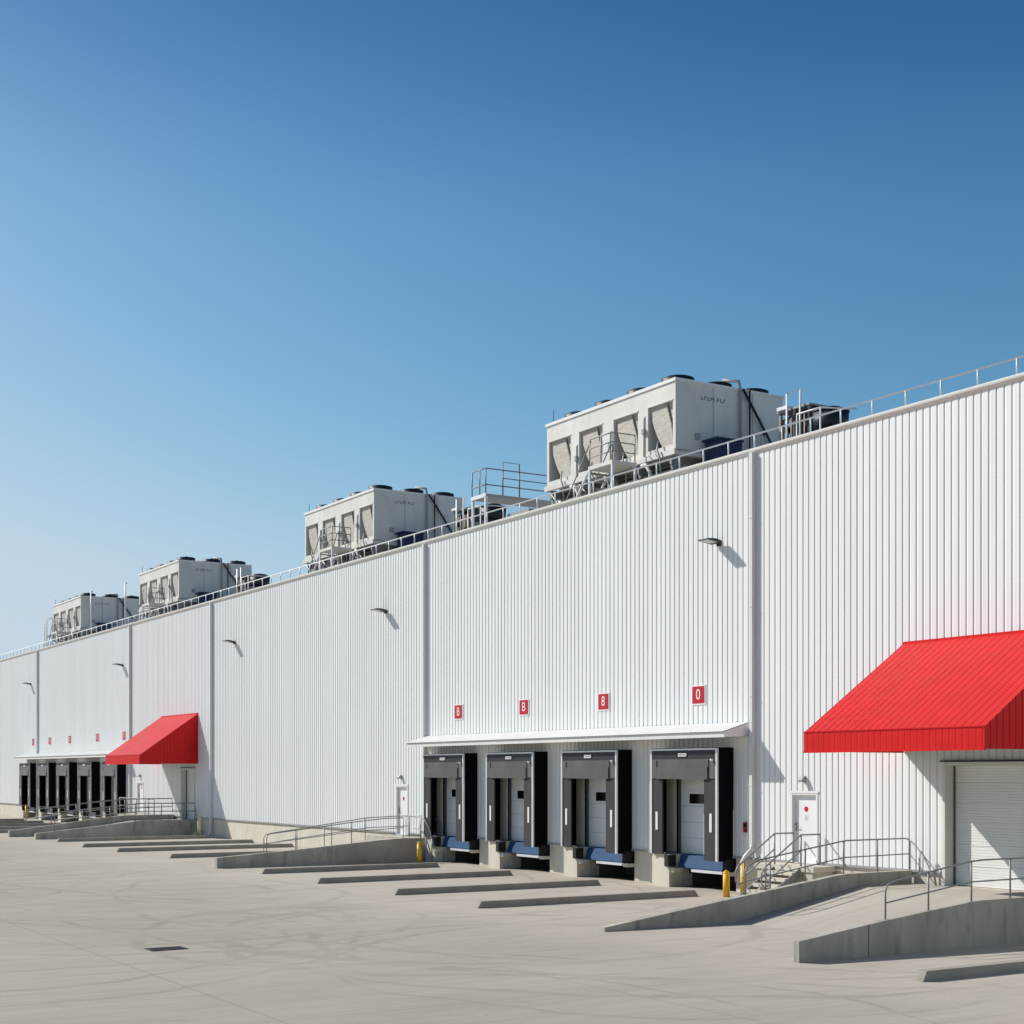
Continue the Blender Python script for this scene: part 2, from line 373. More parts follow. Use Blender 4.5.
# personnel doors
for i, (a, b, z0, z1) in enumerate(PDOORS):
    y = .05
    d = MB().box(a + .07, b - .07, y, y + .05, z0 + .01, z1 - .08).build('personnel_door', 'door_white', wh)
    fr = MB(); fr.box(a, a + .07, -.07, y + .06, z0, z1); fr.box(b - .07, b, -.07, y + .06, z0, z1); fr.box(a + .07, b - .07, -.07, y + .06, z1 - .08, z1)
    fr.box(a - .02, b + .02, -.085, -.072, z1 - .03, z1 + .04); fr.box(a + .07, b - .07, -.06, y + .06, z0 - .02, z0 + .008)
    fr.build('frame', 'metal_white', d)
    h = MB(); h.box(a + .12, a + .17, y - .02, y - .001, z0 + .95, z0 + 1.2); h.tube([(a + .145, y - .01, z0 + 1.08), (a + .145, y - .07, z0 + 1.08), (a + .27, y - .07, z0 + 1.08)], .014)
    h.build('handle', 'steel', d)
    xc = (a + b) / 2
    nt_ = MB(); k = 16
    nt_.face([(xc - .02 + .085 * math.cos(2 * math.pi * q / k), y - .004, z0 + 1.62 + .085 * math.sin(2 * math.pi * q / k)) for q in range(k)])
    nt_.build('warning_disc', 'red_sign', d)
    if i == 0:
        pp = MB().box(xc - .09, xc + .05, y - .005, y - .001, z0 + 1.27, z0 + 1.45); pp.build('notice', 'sign_white', d)
        ll = MB(); [ll.box(xc - .07, xc + .03, y - .008, y - .0055, z0 + 1.30 + .035 * q, z0 + 1.312 + .035 * q) for q in range(4)]; ll.build('notice_lines', 'letter', d)
        MB().box(b - .16, b - .09, y - .04, y - .001, z0 + 1.9, z0 + 1.97).build('door_closer', 'steel', d)

# roller doors
for a, b, z0, z1 in RDOORS:
    y = .26; d = MB()
    k = int((z1 - z0) / .075)
    for i in range(k):
        za = z0 + .01 + i * (z1 - z0) / k; zb = z0 + .01 + (i + 1) * (z1 - z0) / k; zm = za + (zb - za) * .78
        d.face([(a, y, za), (b, y, za), (b, y, zm), (a, y, zm)]); d.face([(a, y, zm), (b, y, zm), (b, y + .013, zm + .006), (a, y + .013, zm + .006)])
        d.face([(a, y + .013, zm + .006), (b, y + .013, zm + .006), (b, y, zb), (a, y, zb)])
    d = d.build('roller_door', 'roller', wh)
    sm = MB(); [sm.box(a, b, y - .012, y - .001, z, z + .018) for z in (z0 + .55, z0 + 1.1, z0 + 1.65, z0 + 2.2, z0 + 2.75)]; sm.build('panel_seam', 'roller', d)
    f = MB(); f.box(a - .10, a - .003, -.12, y + .06, z0 - .02, z1 + .1); f.box(b + .003, b + .10, -.12, y + .06, z0 - .02, z1 + .1); f.box(a - .003, b + .003, -.11, y + .06, z1 + .002, z1 + .09)
    f.build('frame', 'gutter', d)
    s = MB().box(a + .002, a + .035, y - .05, y - .014, z0, z1); s.build('guide_track', 'cavity', d)
    MB().box(a - .18, b + .18, -.135, -.105, z1 + .10, z1 + .14).build('head_flashing', 'dark', d)

# dock doors behind the four near shelters (closed); the far five stand open
for c in DOCKS_R:
    a, b = c - 1.18, c + 1.45; y = .10
    d = MB()
    for i in range(5):
        z0 = ZP + i * .53; d.box(a, b, y, y + .06, z0 + .004, z0 + .526)
    d = d.build('dock_door', 'door_white', wh)
    MB().box(c - .66, c + .10, y - .012, y - .002, 2.78, 3.10).build('window', 'glass', d)
    MB().box(a + .0, a + .06, y - .08, y - .003, ZP, 3.75).build('guide_track', 'header', d)
    MB().box(c - HW + .05, a, -.075, -.056, ZP + .04, 3.9).build('jamb_panel', 'plinth', d)

# ------------------------------------------------------------------ dock shelters and levellers
def shelter(c, far):
    org = (c, 0, ZP)
    t = thing('dock_shelter', 'x', 'dock shelter', org, 'dock shelters along the loading bays')
    yF = -.70; z0, z1 = ZP - .005, 4.60
    x0, x1 = c - HW, c + HW
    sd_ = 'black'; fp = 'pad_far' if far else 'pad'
    MB().box(x0, x0 + .05, yF + .04, -.056, z0, z1 - .06).build('side_panel', sd_, t)
    MB().box(x1 - .05, x1, yF + .04, -.056, z0 - .12, z1 - .06).build('side_panel', sd_, t)
    MB().box(x0, x1 + .0, yF + .04, -.056, z1 - .055, z1 + .02).build('top_panel', sd_, t)
    # front curtains
    cl_ = MB(); cl_.box(x0 + .09, x0 + .62, yF, yF + .06, z0, 3.62).build('side_curtain', fp, t)
    MB().box(x1 - .68, x1 - .085, yF, yF + .06, z0 - .12, 3.62).build('side_curtain', fp, t)
    hd = MB(); hd.box(x0 + .09, x1 - .085, yF - .01, yF + .06, 4.26, z1 - .06)
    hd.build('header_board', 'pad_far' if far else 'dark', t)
    hc = MB(); hc.box(x0 + .09, x1 - .085, yF - .03, yF + .05, 3.62, 4.255)
    hc.box(x0 + .40, x1 - .45, yF - .07, yF - .032, 3.60, 4.0)
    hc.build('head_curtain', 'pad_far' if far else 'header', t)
    for xx in (x0 + .36, x1 - .42): MB().box(xx, xx + .02, yF - .05, yF - .0315, 3.60, 4.22).build('curtain_seam', 'dark', t)
    # aluminium edge
    e = MB(); e.box(x0, x0 + .085, yF - .03, yF + .035, z0, z1); e.box(x1 - .08, x1, yF - .03, yF + .035, z0 - .12, z1); e.box(x0 + .085, x1 - .08, yF - .03, yF + .035, z1 - .055, z1)
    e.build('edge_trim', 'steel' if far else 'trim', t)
    for xx in (x0 + .27, x1 - .40):
        MB().box(xx, xx + .11, yF - .012, yF - .001, 1.90, 2.50).build('guide_stripe', 'sign_white', t)
    npl = MB().box(c - .22, c + .2, yF - .045, yF - .012, 4.34, 4.45).build('number_plate', 'sign_white', t)
    if not far:
        q = MB(); [q.box(c - .17 + .06 * k, c - .13 + .06 * k, yF - .049, yF - .046, 4.37, 4.42) for k in range(6)]; q.build('plate_marks', 'letter', npl)
        MB().cyl((x1 - .2, yF - .08), .05, 4.17, 4.25, 10).build('signal_lamp', 'sign_white', t)
    return t
nr = ['leftmost', 'second from left', 'third from left', 'rightmost']
for i, c in enumerate(DOCKS_R):
    t = shelter(c, False) if i == 0 else copy_tree(first)
    if i == 0: first = t
    t.location = (c, 0, ZP)
    t['label'] = ['black dock shelter with grey curtains, beside the yellow bollard at the ramp end', 'black dock shelter second from left of the four under the near white canopy',
                  'black dock shelter third from left of the four under the near white canopy', 'largest black dock shelter, nearest to the stairs and the white downpipe'][i]
ls = ['far grey dock shelter at the left end of the distant row of five', 'far grey dock shelter, second from left in the distant row of five', 'middle grey dock shelter of the distant row of five',
      'far grey dock shelter, fourth from left in the distant row of five', 'far grey dock shelter beside the smaller red awning, last of five']
for i, c in enumerate(DOCKS_L):
    t = shelter(c, True) if i == 0 else copy_tree(firstf)
    if i == 0: firstf = t
    t.location = (c, 0, ZP); t['label'] = ls[i]

def leveller(c, bl='blue'):
    t = thing('dock_leveller', 'x', 'dock leveller', (c, 0, ZP), 'dock levellers below the shelters')
    a, b = c - .80, c + 1.50
    MB().box(a, b, -.12, 1.35, ZP - .10, ZP - .02).build('deck', bl, t)
    lip = MB(); lip.prism([(-.12, ZP - .03), (-.18, ZP - .03), (-.30, .66), (-.26, .64), (-.14, ZP - .12)], a + .02, b - .02, 'x'); lip.build('lip', bl, t)
    MB().box(a + .75, b + .02, -.33, -.24, .54, .63).build('toe_bar', 'trim', t)
    MB().box(a - .24, a - .03, -.68, -.35, .68, ZP - .03).build('bumper', 'rubber', t)
    MB().box(b + .06, b + .26, -.34, -.06, .70, ZP - .06).build('bumper', 'rubber', t)
    MB().box(a + .1, a + .2, .1, .5, .45, ZP - .11).build('support_arm', 'dark', t); MB().box(b - .3, b - .2, .1, .5, .45, ZP - .11).build('support_arm', 'dark', t)
    return t
lv = None
for i, c in enumerate(DOCKS_R + DOCKS_L):
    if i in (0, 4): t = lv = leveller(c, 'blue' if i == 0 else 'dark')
    else: t = copy_tree(lv)
    t.location = (c, 0, ZP)
    t['label'] = (['blue dock leveller lip below the leftmost near shelter, by the yellow bollard', 'blue dock leveller lip below the second near shelter from left', 'blue dock leveller lip below the third near shelter from left', 'blue dock leveller lip below the shelter nearest the stairs'] +
                  ['shaded dock leveller under the %s of the five far shelters' % q for q in ('leftmost', 'second from left', 'middle', 'fourth from left', 'rightmost')])[i]

# ------------------------------------------------------------------ white canopies
def canopy(x0, x1, label):
    t = thing('dock_canopy', label, 'canopy', ((x0 + x1) / 2, 0, 4.9), 'white canopies over the docks')
    s = MB(); n = int((x1 - x0) / .22)
    pr = []
    for i in range(n):
        xa = x0 + (x1 - x0) * i / n; w = (x1 - x0) / n
        pr += [(xa, 0), (xa + w * .70, 0), (xa + w * .76, .007), (xa + w * .94, .007)]
    pr.append((x1, 0))
    for (xa, h), (xb, hb) in zip(pr, pr[1:]):
        s.face([(xa, -.06, 5.42 + h), (xb, -.06, 5.42 + hb), (xb, -1.16, 5.10 + hb), (xa, -1.16, 5.10 + h)])
    s.build('roof_sheet', 'canopy', t)
    MB().box(x0, x1, -1.10, -1.05, 4.92, 5.095).build('fascia', 'canopy', t)
    for xx in (x0, x1 - .03):
        MB().prism([(-.055, 5.40), (-.055, 4.97), (-1.049, 4.93), (-1.049, 5.11)], xx, xx + .03, 'x').build('end_panel', 'canopy', t)
    MB().box(x0 + .04, x1 - .04, -1.04, -.06, 4.965, 4.985).build('soffit', 'gutter', t)
    return t
canopy(-57.0, -35.72, 'long white metal canopy over the four near docks')
canopy(-128.3, -99.9, 'distant white canopy over the five far docks, partly behind red awning')

# ------------------------------------------------------------------ red awnings
def awning(x0, x1, label, P=3.67):
    t = thing('awning', label, 'awning', ((x0 + x1) / 2, 0, 4.36), 'red metal awnings')
    s = MB(); n = max(1, round((x1 - x0) / .25)); pr = []; w = (x1 - x0) / n
    for i in range(n): pr += [(x0 + i * w, .008), (x0 + i * w + .018, .008), (x0 + i * w + .026, 0), (x0 + (i + 1) * w - .004, 0)]
    pr.append((x1, .008))
    for (xa, h), (xb, hb) in zip(pr, pr[1:]):
        s.face([(xa, -.06, 7.40 + h), (xb, -.06, 7.40 + hb), (xb, -P, 4.86 + hb), (xa, -P, 4.86 + h)])
    s.build('roof_sheet', 'red', t)
    f = MB(); pr = []; n = round((x1 - x0) / .20); w = (x1 - x0) / n
    for i in range(n): pr += [(x0 + i * w, 0), (x0 + i * w + .14 * w / .2, 0), (x0 + i * w + .15 * w / .2, .005), (x0 + i * w + .165 * w / .2, .005)]
    pr.append((x1, 0))
    for (xa, h), (xb, hb) in zip(pr, pr[1:]): f.face([(xa, -P + h, 4.36), (xb, -P + hb, 4.36), (xb, -P + hb, 4.87), (xa, -P + h, 4.87)])
    f.build('fascia', 'red', t)
    MB().box(x0 - .01, x1 + .01, -P - .03, -P + .03, 4.33, 4.365).box(x0 - .01, x1 + .01, -P - .02, -P + .02, 4.87, 4.90).build('fascia_trim', 'red', t)
    for xx, sg in ((x0, -1), (x1, 1)):
        g = MB(); n = round(P / .22); w = (P - .06) / n; pr = []
        for i in range(n): pr += [(-P + i * w, 0), (-P + i * w + .7 * w, 0), (-P + i * w + .76 * w, -.015 * sg), (-P + i * w + .95 * w, -.015 * sg)]
        pr.append((-.06, 0))
        zt = lambda y: 4.87 + (7.40 - 4.86) * (y + P) / (P - .06)
        for (ya, h), (yb, hb) in zip(pr, pr[1:]): g.face([(xx + h, ya, 4.36), (xx + hb, yb, 4.36), (xx + hb, yb, zt(yb)), (xx + h, ya, zt(ya))])
        g.build('side_panel', 'red', t)
    MB().box(x0 + .03, x1 - .03, -P + .04, -.06, 4.43, 4.46).build('soffit', 'cavity', t)
    MB().box(x0 - .02, x1 + .02, -.09, -.054, 7.38, 7.45).build('top_flashing', 'red', t)
    return t
awning(-29.25, -23.25, 'large red metal awning over the roller door at right', 3.79)
awning(-92.95, -86.09, 'smaller distant red metal awning left of the blank wall')

# ------------------------------------------------------------------ number signs
def sign(x, z, ch, label, w=.62, h=.56):
    x += .07
    t = thing('number_sign', label, 'sign', (x, -.055, z), 'red number signs above the docks')
    MB().box(x - w / 2 - .05, x + w / 2 + .05, -.075, -.056, z - h / 2 - .05, z + h / 2 + .05).build('border', 'sign_white', t)
    MB().box(x - w / 2, x + w / 2, -.085, -.0755, z - h / 2, z + h / 2).build('plate', 'red_sign', t)
    q = MB(); text_into(q, ch, .50, lambda a, b: (x + a * .95, -.089, z + b)); q.build('character', 'sign_white', t)
wd = ['leftmost of the four near', 'second from left of the near', 'third from left of the near']
for x, ch, l in [(-54.33, 'B', 'red sign with white letter B, leftmost near sign beside the downpipe'), (-49.14, 'B', 'red sign with white letter B above the second near dock'),
                 (-43.75, '8', 'red sign with white number 8 above the third near dock'), (-38.33, '0', 'red sign with white 0 above the dock nearest the stairs')]:
    sign(x, 6.38, ch, l)
for x, l in [(-125.9, 'tiny far red sign left of the second downpipe from left'), (-120.6, 'tiny far red sign just right of the leftmost visible downpipe'), (-114.7, 'tiny red sign above the middle far dock'),
             (-107.3, 'tiny red sign above the fourth far dock'), (-100.9, 'tiny red sign just beside the slope of the smaller red awning')]:
    sign(x, 6.38, '0', l)

# ------------------------------------------------------------------ wall lamps
def wall_lamp(x, z):
    t = thing('wall_lamp', 'x', 'wall lamp', (x, -.05, z), 'black floodlights high on the wall')
    MB().box(x - .08, x + .08, -.12, -.053, z - .10, z + .07).build('bracket', 'lampblack', t)
    MB().tube([(x, -.1, z - .02), (x, -.2, z)], .045, 10).build('arm', 'lampblack', t)
    h = MB(); w = .26
    top = [(-.16, .02), (-.22, .06), (-.46, .10), (-.74, .085), (-.76, .06)]; bot = [(-.76, .052), (-.18, -.03)]
    pr = [(y, z + q) for y, q in top + bot]
    h.prism(pr, x - w, x + w, 'x'); h.build('head', 'lampblack', t)
    l = MB(); l.face([(x - .2, -.72, z + .042), (x + .2, -.72, z + .042), (x + .2, -.34, z - .012), (x - .2, -.34, z - .012)]); l.build('lens', 'lens', t)
    return t
L0 = None
for x, l in [(-37.2, 'black floodlight on the wall left of the rightmost downpipe, largest one'), (-61.0, 'black floodlight high between the second and third downpipes from right'),
             (-80.0, 'black floodlight on the wall above and right of the small red awning'), (-101.1, 'black floodlight just left of the downpipe by the small awning'), (-126.6, 'farthest black floodlight at the left edge of the wall')]:
    if L0 is None: L0 = wall_lamp(x, 11.25); L0['label'] = l
    else: dup(L0, (x, -.05, 11.25), l)
def door_lamp(x, z):
    t = thing('door_lamp', 'x', 'door lamp', (x, -.05, z), 'small lamps above the personnel doors')
    MB().box(x - .06, x + .06, -.09, -.053, z - .09, z + .09).build('back_plate', 'steel', t)
    MB().prism([(-.09, z + .07), (-.16, z + .08), (-.25, z - .03), (-.24, z - .10), (-.17, z - .04), (-.09, z - .06)], x - .09, x + .09, 'x').build('head', 'flash', t)
    return t
D0 = door_lamp(-33.25, 3.62); D0['label'] = 'small grey lamp above the white door behind the stairs'
dup(D0, (-59.5, -.05, 3.62), 'small grey lamp above the white door at the end of the middle ramp')
dup(D0, (-97.3, -.05, 3.62), 'small grey lamp above the far white door under the small awning')

t = thing('call_box', 'small dark red box on the wall beside the white downpipe', 'call box', (-35.9, -.05, 2.08))
MB().box(-35.97, -35.83, -.12, -.054, 1.92, 2.24).build('case', 'callbox', t)
MB().box(-35.96, -35.84, -.128, -.121, 2.10, 2.17).build('button', 'black', t)

# ------------------------------------------------------------------ wheel guides
def guide(x, y0, y1):
    h, w = .19, .27; o = (x - w / 2, (y0 + y1) / 2, 0)
    g = MB(); k = len(g.v)
    g.v += [V(x - w, y0, 0), V(x, y0, 0), V(x, y1, 0), V(x - w, y1, 0), V(x - w + .03, y0 + .13, h), V(x - .02, y0 + .13, h), V(x - .02, y1 - .12, h), V(x - w + .03, y1 - .12, h)]
    g.f += [(0, 3, 2, 1), (4, 5, 6, 7), (0, 1, 5, 4), (1, 2, 6, 5), (2, 3, 7, 6), (3, 0, 4, 7)]; g.sm += [False] * 6
    return g.build('wheel_guide', 'guide', None, o)
GU = [(-18.9, 'low concrete wheel guide at the bottom right corner of the yard'), (-35.75, 'longest-looking concrete wheel guide, ending by the near yellow bollards'), (-40.95, 'concrete wheel guide between the third and fourth near docks'),
      (-46.6, 'concrete wheel guide between the second and third near docks'), (-52.2, 'concrete wheel guide between the first and second near docks, beside the middle ramp'),
      (-64.0, 'concrete wheel guide just behind the middle ramp wall'), (-70.3, 'concrete wheel guide second behind the middle ramp'), (-75.7, 'concrete wheel guide third behind the middle ramp, below the blank wall'),
      (-82.4, 'concrete wheel guide right beside the far ramp wall'), (-96.6, 'concrete wheel guide just left of the far double ramp'), (-102.3, 'far wheel guide before the rightmost far dock'),
      (-108.3, 'far wheel guide before the fourth far dock'), (-114.2, 'far wheel guide before the middle far dock'), (-120.1, 'farthest wheel guide at the left edge')]
for x, l in GU:
    y1 = -2.1 if x > -60 else (-.6 if x > -90 else -2.1)
    tag(guide(x, {-18.9: -10.5, -52.2: -9.75, -64.0: -9.3, -70.3: -9.75, -82.4: -9.4}.get(x, -9.95) + random.uniform(-.06, .06), y1), l, 'wheel guide', 'low concrete wheel guides on the yard')

# ------------------------------------------------------------------ ramps
def lerp0(pr, y):
    for (a, za), (b, zb) in zip(pr, pr[1:]):
        if a <= y <= b: return za + (zb - za) * (y - a) / (b - a)
    return pr[-1][1]
def wall_prof(mb, x0, x1, prof, zb=0.0):
    mb.prism([(prof[0][0], zb)] + prof + [(prof[-1][0], zb)], x0, x1, 'x')
t = thing('vehicle_ramp', 'broad concrete ramp rising to the roller door between two walls', 'ramp', (-25.5, -5, 0), 'concrete ramps')
MB().prism([(-6.45, .002), (-2.2, .75), (-.1, .76), (-.1, .002)], -28.93, -22.25, 'x').build('slab', 'slab', t)
pr = [(-10.5, .10), (-7.59, .48), (-4.25, .90), (-2.9, 1.07), (-2.5, 1.10), (-.12, 1.11)]
w = MB(); wall_prof(w, -29.12, -28.9, pr, -.1); w.build('side_wall', 'ramp', t)
pr = [(-10.57, .43), (-8.23, .715), (-5.63, .985), (-5.2, 1.01), (-.2, 1.02)]
w = MB(); wall_prof(w, -22.26, -22.1, pr, -.1); w.build('side_wall', 'ramp', t)
for y in (-8.65, -3.2):
    MB().box(-22.1, -22.097, y - .008, y + .008, 0, lerp0(pr, y) - .02).build('form_joint', 'pit', t)
t = thing('access_ramp', 'concrete walled ramp with rounded end rising to the white door', 'ramp', (-57.2, -5, 0), 'concrete ramps')
MB().prism([(-9.9, .002), (-2.6, .90), (-.1, .96), (-.1, .002)], -58.1, -56.47, 'x').build('slab', 'slab', t)
pr = [(-10.02, .42), (-6.45, .66), (-2.7, .96), (-1.6, 1.01), (-1.22, 1.0), (-1.05, .92), (-.95, .70), (-.95, .3)]
w = MB(); wall_prof(w, -56.48, -56.2, pr, -.1); w.build('side_wall', 'ramp', t)
MB().box(-60.6, -56.5, -1.25, -.1, .0, .985).build('landing', 'ramp', t)
t = thing('access_ramp', 'far concrete ramp with two sloping walls below the small red awning', 'ramp', (-88.2, -5, 0), 'concrete ramps')
pr = [(-9.7, .34), (-6.0, .71), (-3.55, .98), (-3.0, 1.0), (-.1, .98)]
w = MB(); wall_prof(w, -86.38, -86.1, pr, -.1); w.build('side_wall', 'ramp', t)
pr = [(-10.2, .37), (-7.2, .72), (-4.8, 1.05), (-3.2, 1.18), (-.1, 1.2)]
w = MB(); wall_prof(w, -90.6, -90.3, pr, -.1); w.build('side_wall', 'ramp', t)
MB().prism([(-9.0, .002), (-3.0, .86), (-.1, .9), (-.1, .002)], -90.29, -86.4, 'x').build('slab', 'slab', t)
MB().box(-98.2, -90.62, -1.3, -.1, 0, 1.1).build('landing', 'ramp', t)

# ------------------------------------------------------------------ railings
def railing(label, x, top, mid, posts, m='steel', r=.020, name='handrail', start_loop=True):
    """top: [(y,z)...] on plane X=x; posts: [(y, z_bottom, z_top)]"""
    t = thing(name, label, 'handrail', (x, posts[0][0], posts[0][1]), 'steel handrails')
    MB().tube([(x, y, z) for y, z in top], r).build('top_rail', m, t)
    if mid: MB().tube([(x, y, z) for y, z in mid], r * .85).build('mid_rail', m, t)
    for y, a, b in posts: MB().tube([(x, y, a), (x, y, b)], r).build('post', m, t)
    return t
def lerp(pr, y):
    for (a, za), (b, zb) in zip(pr, pr[1:]):
        if a <= y <= b: return za + (zb - za) * (y - a) / (b - a)
    return pr[-1][1] if y > pr[-1][0] else pr[0][1]
# right wall of the vehicle ramp
wt = [(-10.57, .43), (-8.23, .715), (-5.63, .985), (-5.2, 1.01), (-.2, 1.02)]
tp = [(-8.08, .74), (-8.08, 1.30), (-8.06, 1.41), (-7.98, 1.48), (-7.8, 1.53), (-6.8, 1.68), (-5.5, 1.865), (-5.1, 1.89), (-.3, 1.9)]
railing('steel handrail with curved start on the nearest ramp wall, at right', -22.18, tp, [(-8.08, 1.08), (-5.5, 1.42), (-.3, 1.46)],
        [(y, lerp(wt, y) - .02, lerp(tp[4:], y)) for y in (-6.8, -5.46, -4.2, -2.9, -1.6, -.35)])
wt = [(-10.5, .10), (-7.59, .48), (-4.25, .90), (-2.9, 1.07), (-2.5, 1.10), (-.12, 1.11)]
tp = [(-6.0, .68), (-6.0, 1.20), (-5.97, 1.34), (-5.88, 1.42), (-5.49, 1.56), (-3.9, 1.79), (-2.65, 1.96), (-2.4, 1.985), (-.2, 1.99), (-.08, 1.96), (-.06, 1.9), (-.06, 1.11)]
railing('steel handrail on the ramp wall in front of the stairs', -29.05, tp, [(-6.0, 1.02), (-2.55, 1.53), (-.06, 1.56)],
        [(y, lerp(wt, y) - .02, lerp(tp[3:9], y)) for y in (-5.3, -3.93, -2.55, -1.28)])
# middle ramp: both sides
wt = [(-10.02, .42), (-6.45, .66), (-2.7, .96), (-1.6, 1.01), (-.9, 1.0)]
tp = [(-7.85, .54), (-7.85, 1.12), (-7.83, 1.24), (-7.74, 1.31), (-7.6, 1.335), (-6.58, 1.44), (-4.02, 1.73), (-2.45, 1.87), (-1.6, 1.88)]
railing('steel handrail on the outer wall of the middle ramp', -56.34, tp, [(-7.85, .93), (-4.0, 1.33), (-1.6, 1.46)],
        [(y, lerp(wt, y) - .02, lerp(tp[4:], y)) for y in (-6.58, -5.3, -4.05, -1.6)])
sl = [(-9.9, .002), (-2.6, .90), (-.1, .96)]
tp = [(-7.3, .32), (-7.3, 1.1), (-7.2, 1.22), (-7.0, 1.27), (-2.5, 1.85), (-1.2, 1.9), (-.5, 1.9)]
railing('steel handrail on the wall side of the middle ramp', -58.0, tp, [(-7.3, .85), (-2.5, 1.42), (-.5, 1.46)],
        [(y, lerp(sl, y) - .02, lerp(tp[3:], y)) for y in (-5.8, -4.2, -2.6, -.6)])
# short curved rail down from the landing of the middle ramp to the yard
t = thing('handrail', 'short curved handrail dropping from the middle ramp landing beside the yellow bollard', 'handrail', (-56.0, -.8, 0), 'steel handrails')
for yy in (-.75, -.2):
    MB().tube([(-57.5, yy, 1.92), (-56.4, yy, 1.9), (-56.0, yy, 1.78), (-55.6, yy, 1.45), (-55.2, yy, .75), (-55.15, yy, .55)], .028).build('top_rail', 'steel', t)
    MB().tube([(-56.9, yy, 1.4), (-56.3, yy, 1.36), (-55.9, yy, 1.05), (-55.4, yy, .3)], .024).build('mid_rail', 'steel', t)
    for xx, zt in ((-57.4, 1.9), (-56.35, 1.89)): MB().tube([(xx, yy, .6), (xx, yy, zt)], .028).build('post', 'steel', t)
    MB().tube([(-55.35, yy, 0), (-55.35, yy, 1.0)], .028).build('post', 'steel', t)
# far ramp
wt = [(-9.7, .34), (-6.0, .71), (-3.55, .98), (-3.0, 1.0), (-.1, .98)]
tp = [(-8.6, .45), (-8.6, 1.45), (-8.5, 1.52), (-3.5, 2.0), (-.2, 1.98), (-.15, 1.2)]
railing('steel handrail on the outer wall of the far ramp', -86.2, tp, [(-8.6, 1.1), (-3.5, 1.52), (-.2, 1.5)], [(y, lerp(wt, y) - .02, lerp(tp[2:5], y)) for y in (-7, -5.4, -3.9, -2.3, -.9)], r=.032)
wt = [(-10.2, .37), (-7.2, .72), (-4.8, 1.05), (-3.2, 1.18), (-.1, 1.2)]
tp = [(-9.2, .5), (-9.2, 1.5), (-9.1, 1.57), (-4.8, 2.05), (-3.2, 2.18), (-.2, 2.2), (-.15, 1.3)]
railing('steel handrail on the inner wall of the far ramp', -90.45, tp, [(-9.2, 1.05), (-4.8, 1.55), (-.2, 1.7)], [(y, lerp(wt, y) - .02, lerp(tp[2:6], y)) for y in (-7.7, -6.2, -4.7, -3.2, -1.7)], r=.032)
t = thing('handrail', 'steel guard rail along the far landing in front of the far white door', 'handrail', (-94.5, -1.25, 1.1), 'steel handrails')
MB().tube([(-98.1, -1.2, 2.15), (-90.9, -1.2, 2.15)], .032).build('top_rail', 'steel', t)
MB().tube([(-98.1, -1.2, 1.65), (-90.9, -1.2, 1.65)], .028).build('mid_rail', 'steel', t)
for xx in (-98.1, -96.3, -94.5, -92.7, -90.9): MB().tube([(xx, -1.2, 1.08), (xx, -1.2, 2.15)], .032).build('post', 'steel', t)
# bent guard bar by the roller door
t = thing('guard_bar', 'bent triangular steel guard bar left of the roller door', 'guard bar', (-28.3, -.3, .76))
MB().tube([(-28.45, -.30, .77), (-28.45, -.30, 1.62), (-28.40, -.30, 1.66), (-27.95, -.34, 1.03), (-27.88, -.34, .98), (-27.83, -.34, .77)], .026).build('bar', 'steel', t)
MB().tube([(-28.45, -.3, 1.1), (-28.38, -.3, 1.0), (-28.0, -.32, 1.0)], .02).build('cross_bar', 'steel', t)

# ------------------------------------------------------------------ stairs to the near door
t = thing('door_stairs', 'short concrete stairs with steel rails below the white door beside the near docks', 'stairs', (-33.1, -1, 0))
MB().box(-34.5, -31.9, -.95, -.09, .90, 1.06).box(-34.4, -34.1, -.9, -.1, 0, .9).box(-32.3, -32.0, -.9, -.1, 0, .9).build('landing', 'plinth', t)
for i in range(5):
    zt = 1.06 - .177 * (i + 1)
    MB().box(-33.6, -32.5, -.955 - .28 * (i + 1), -.955 - .28 * i - .002, zt - .10 if i < 4 else 0.003, zt).build('step', 'plinth', t)
for xx in (-33.62, -32.48):
    MB().prism([(-.955, 1.0), (-.955, .72), (-2.2, -.0), (-2.5, .0), (-2.5, .06)], xx - .02, xx + .02, 'x').build('stringer', 'steel', t)
    MB().tube([(xx, -.15, 1.98), (xx, -.9, 1.98), (xx, -2.1, 1.20), (xx, -2.32, 1.05), (xx, -2.42, .90), (xx, -2.42, .60), (xx, -2.3, .5), (xx, -2.15, .55)], .026).build('top_rail', 'steel', t)
    MB().tube([(xx, -.9, 1.52), (xx, -2.15, .70)], .022).build('mid_rail', 'steel', t)
    for y, a, b in ((-.9, 1.0, 1.98), (-2.1, .10, 1.20)): MB().tube([(xx, y, a), (xx, y, b)], .026).build('post', 'steel', t)
for xx in (-33.62, -32.48): MB().tube([(xx, -.15, 1.05), (xx, -.15, 1.98)], .026).build('post', 'steel', t)

# ------------------------------------------------------------------ bollards
def bollard(x, y, h, m, label):
    t = thing('bollard', label, 'bollard', (x, y, 0), 'steel bollards')
    MB().cyl((x, y), .105, 0, h, 18).build('post', m, t)
    c = MB(); [c.cyl((x, y), .104 * math.cos(a), h + .104 * math.sin(a), h + .104 * math.sin(b) + .0, 18, .104 * math.cos(b)) for a, b in ((0.01, .5), (.5, 1.0), (1.0, 1.4))]
    c.build('cap', m, t)
bollard(-35.08, -1.55, .72, 'yellow', 'yellow bollard nearest to the rightmost near dock')
bollard(-34.62, -1.25, .98, 'yellow', 'taller yellow bollard beside the white downpipe outlet')
bollard(-55.35, -1.35, .80, 'yellow', 'yellow bollard at the rounded end of the middle ramp')
bollard(-124.9, -.85, 1.05, 'yellow', 'far yellow bollard beside the leftmost far dock')
bollard(-83.0, -1.1, 1.35, 'yellow_old', 'faded yellow bollard at the foot of the downpipe right of the far ramp')

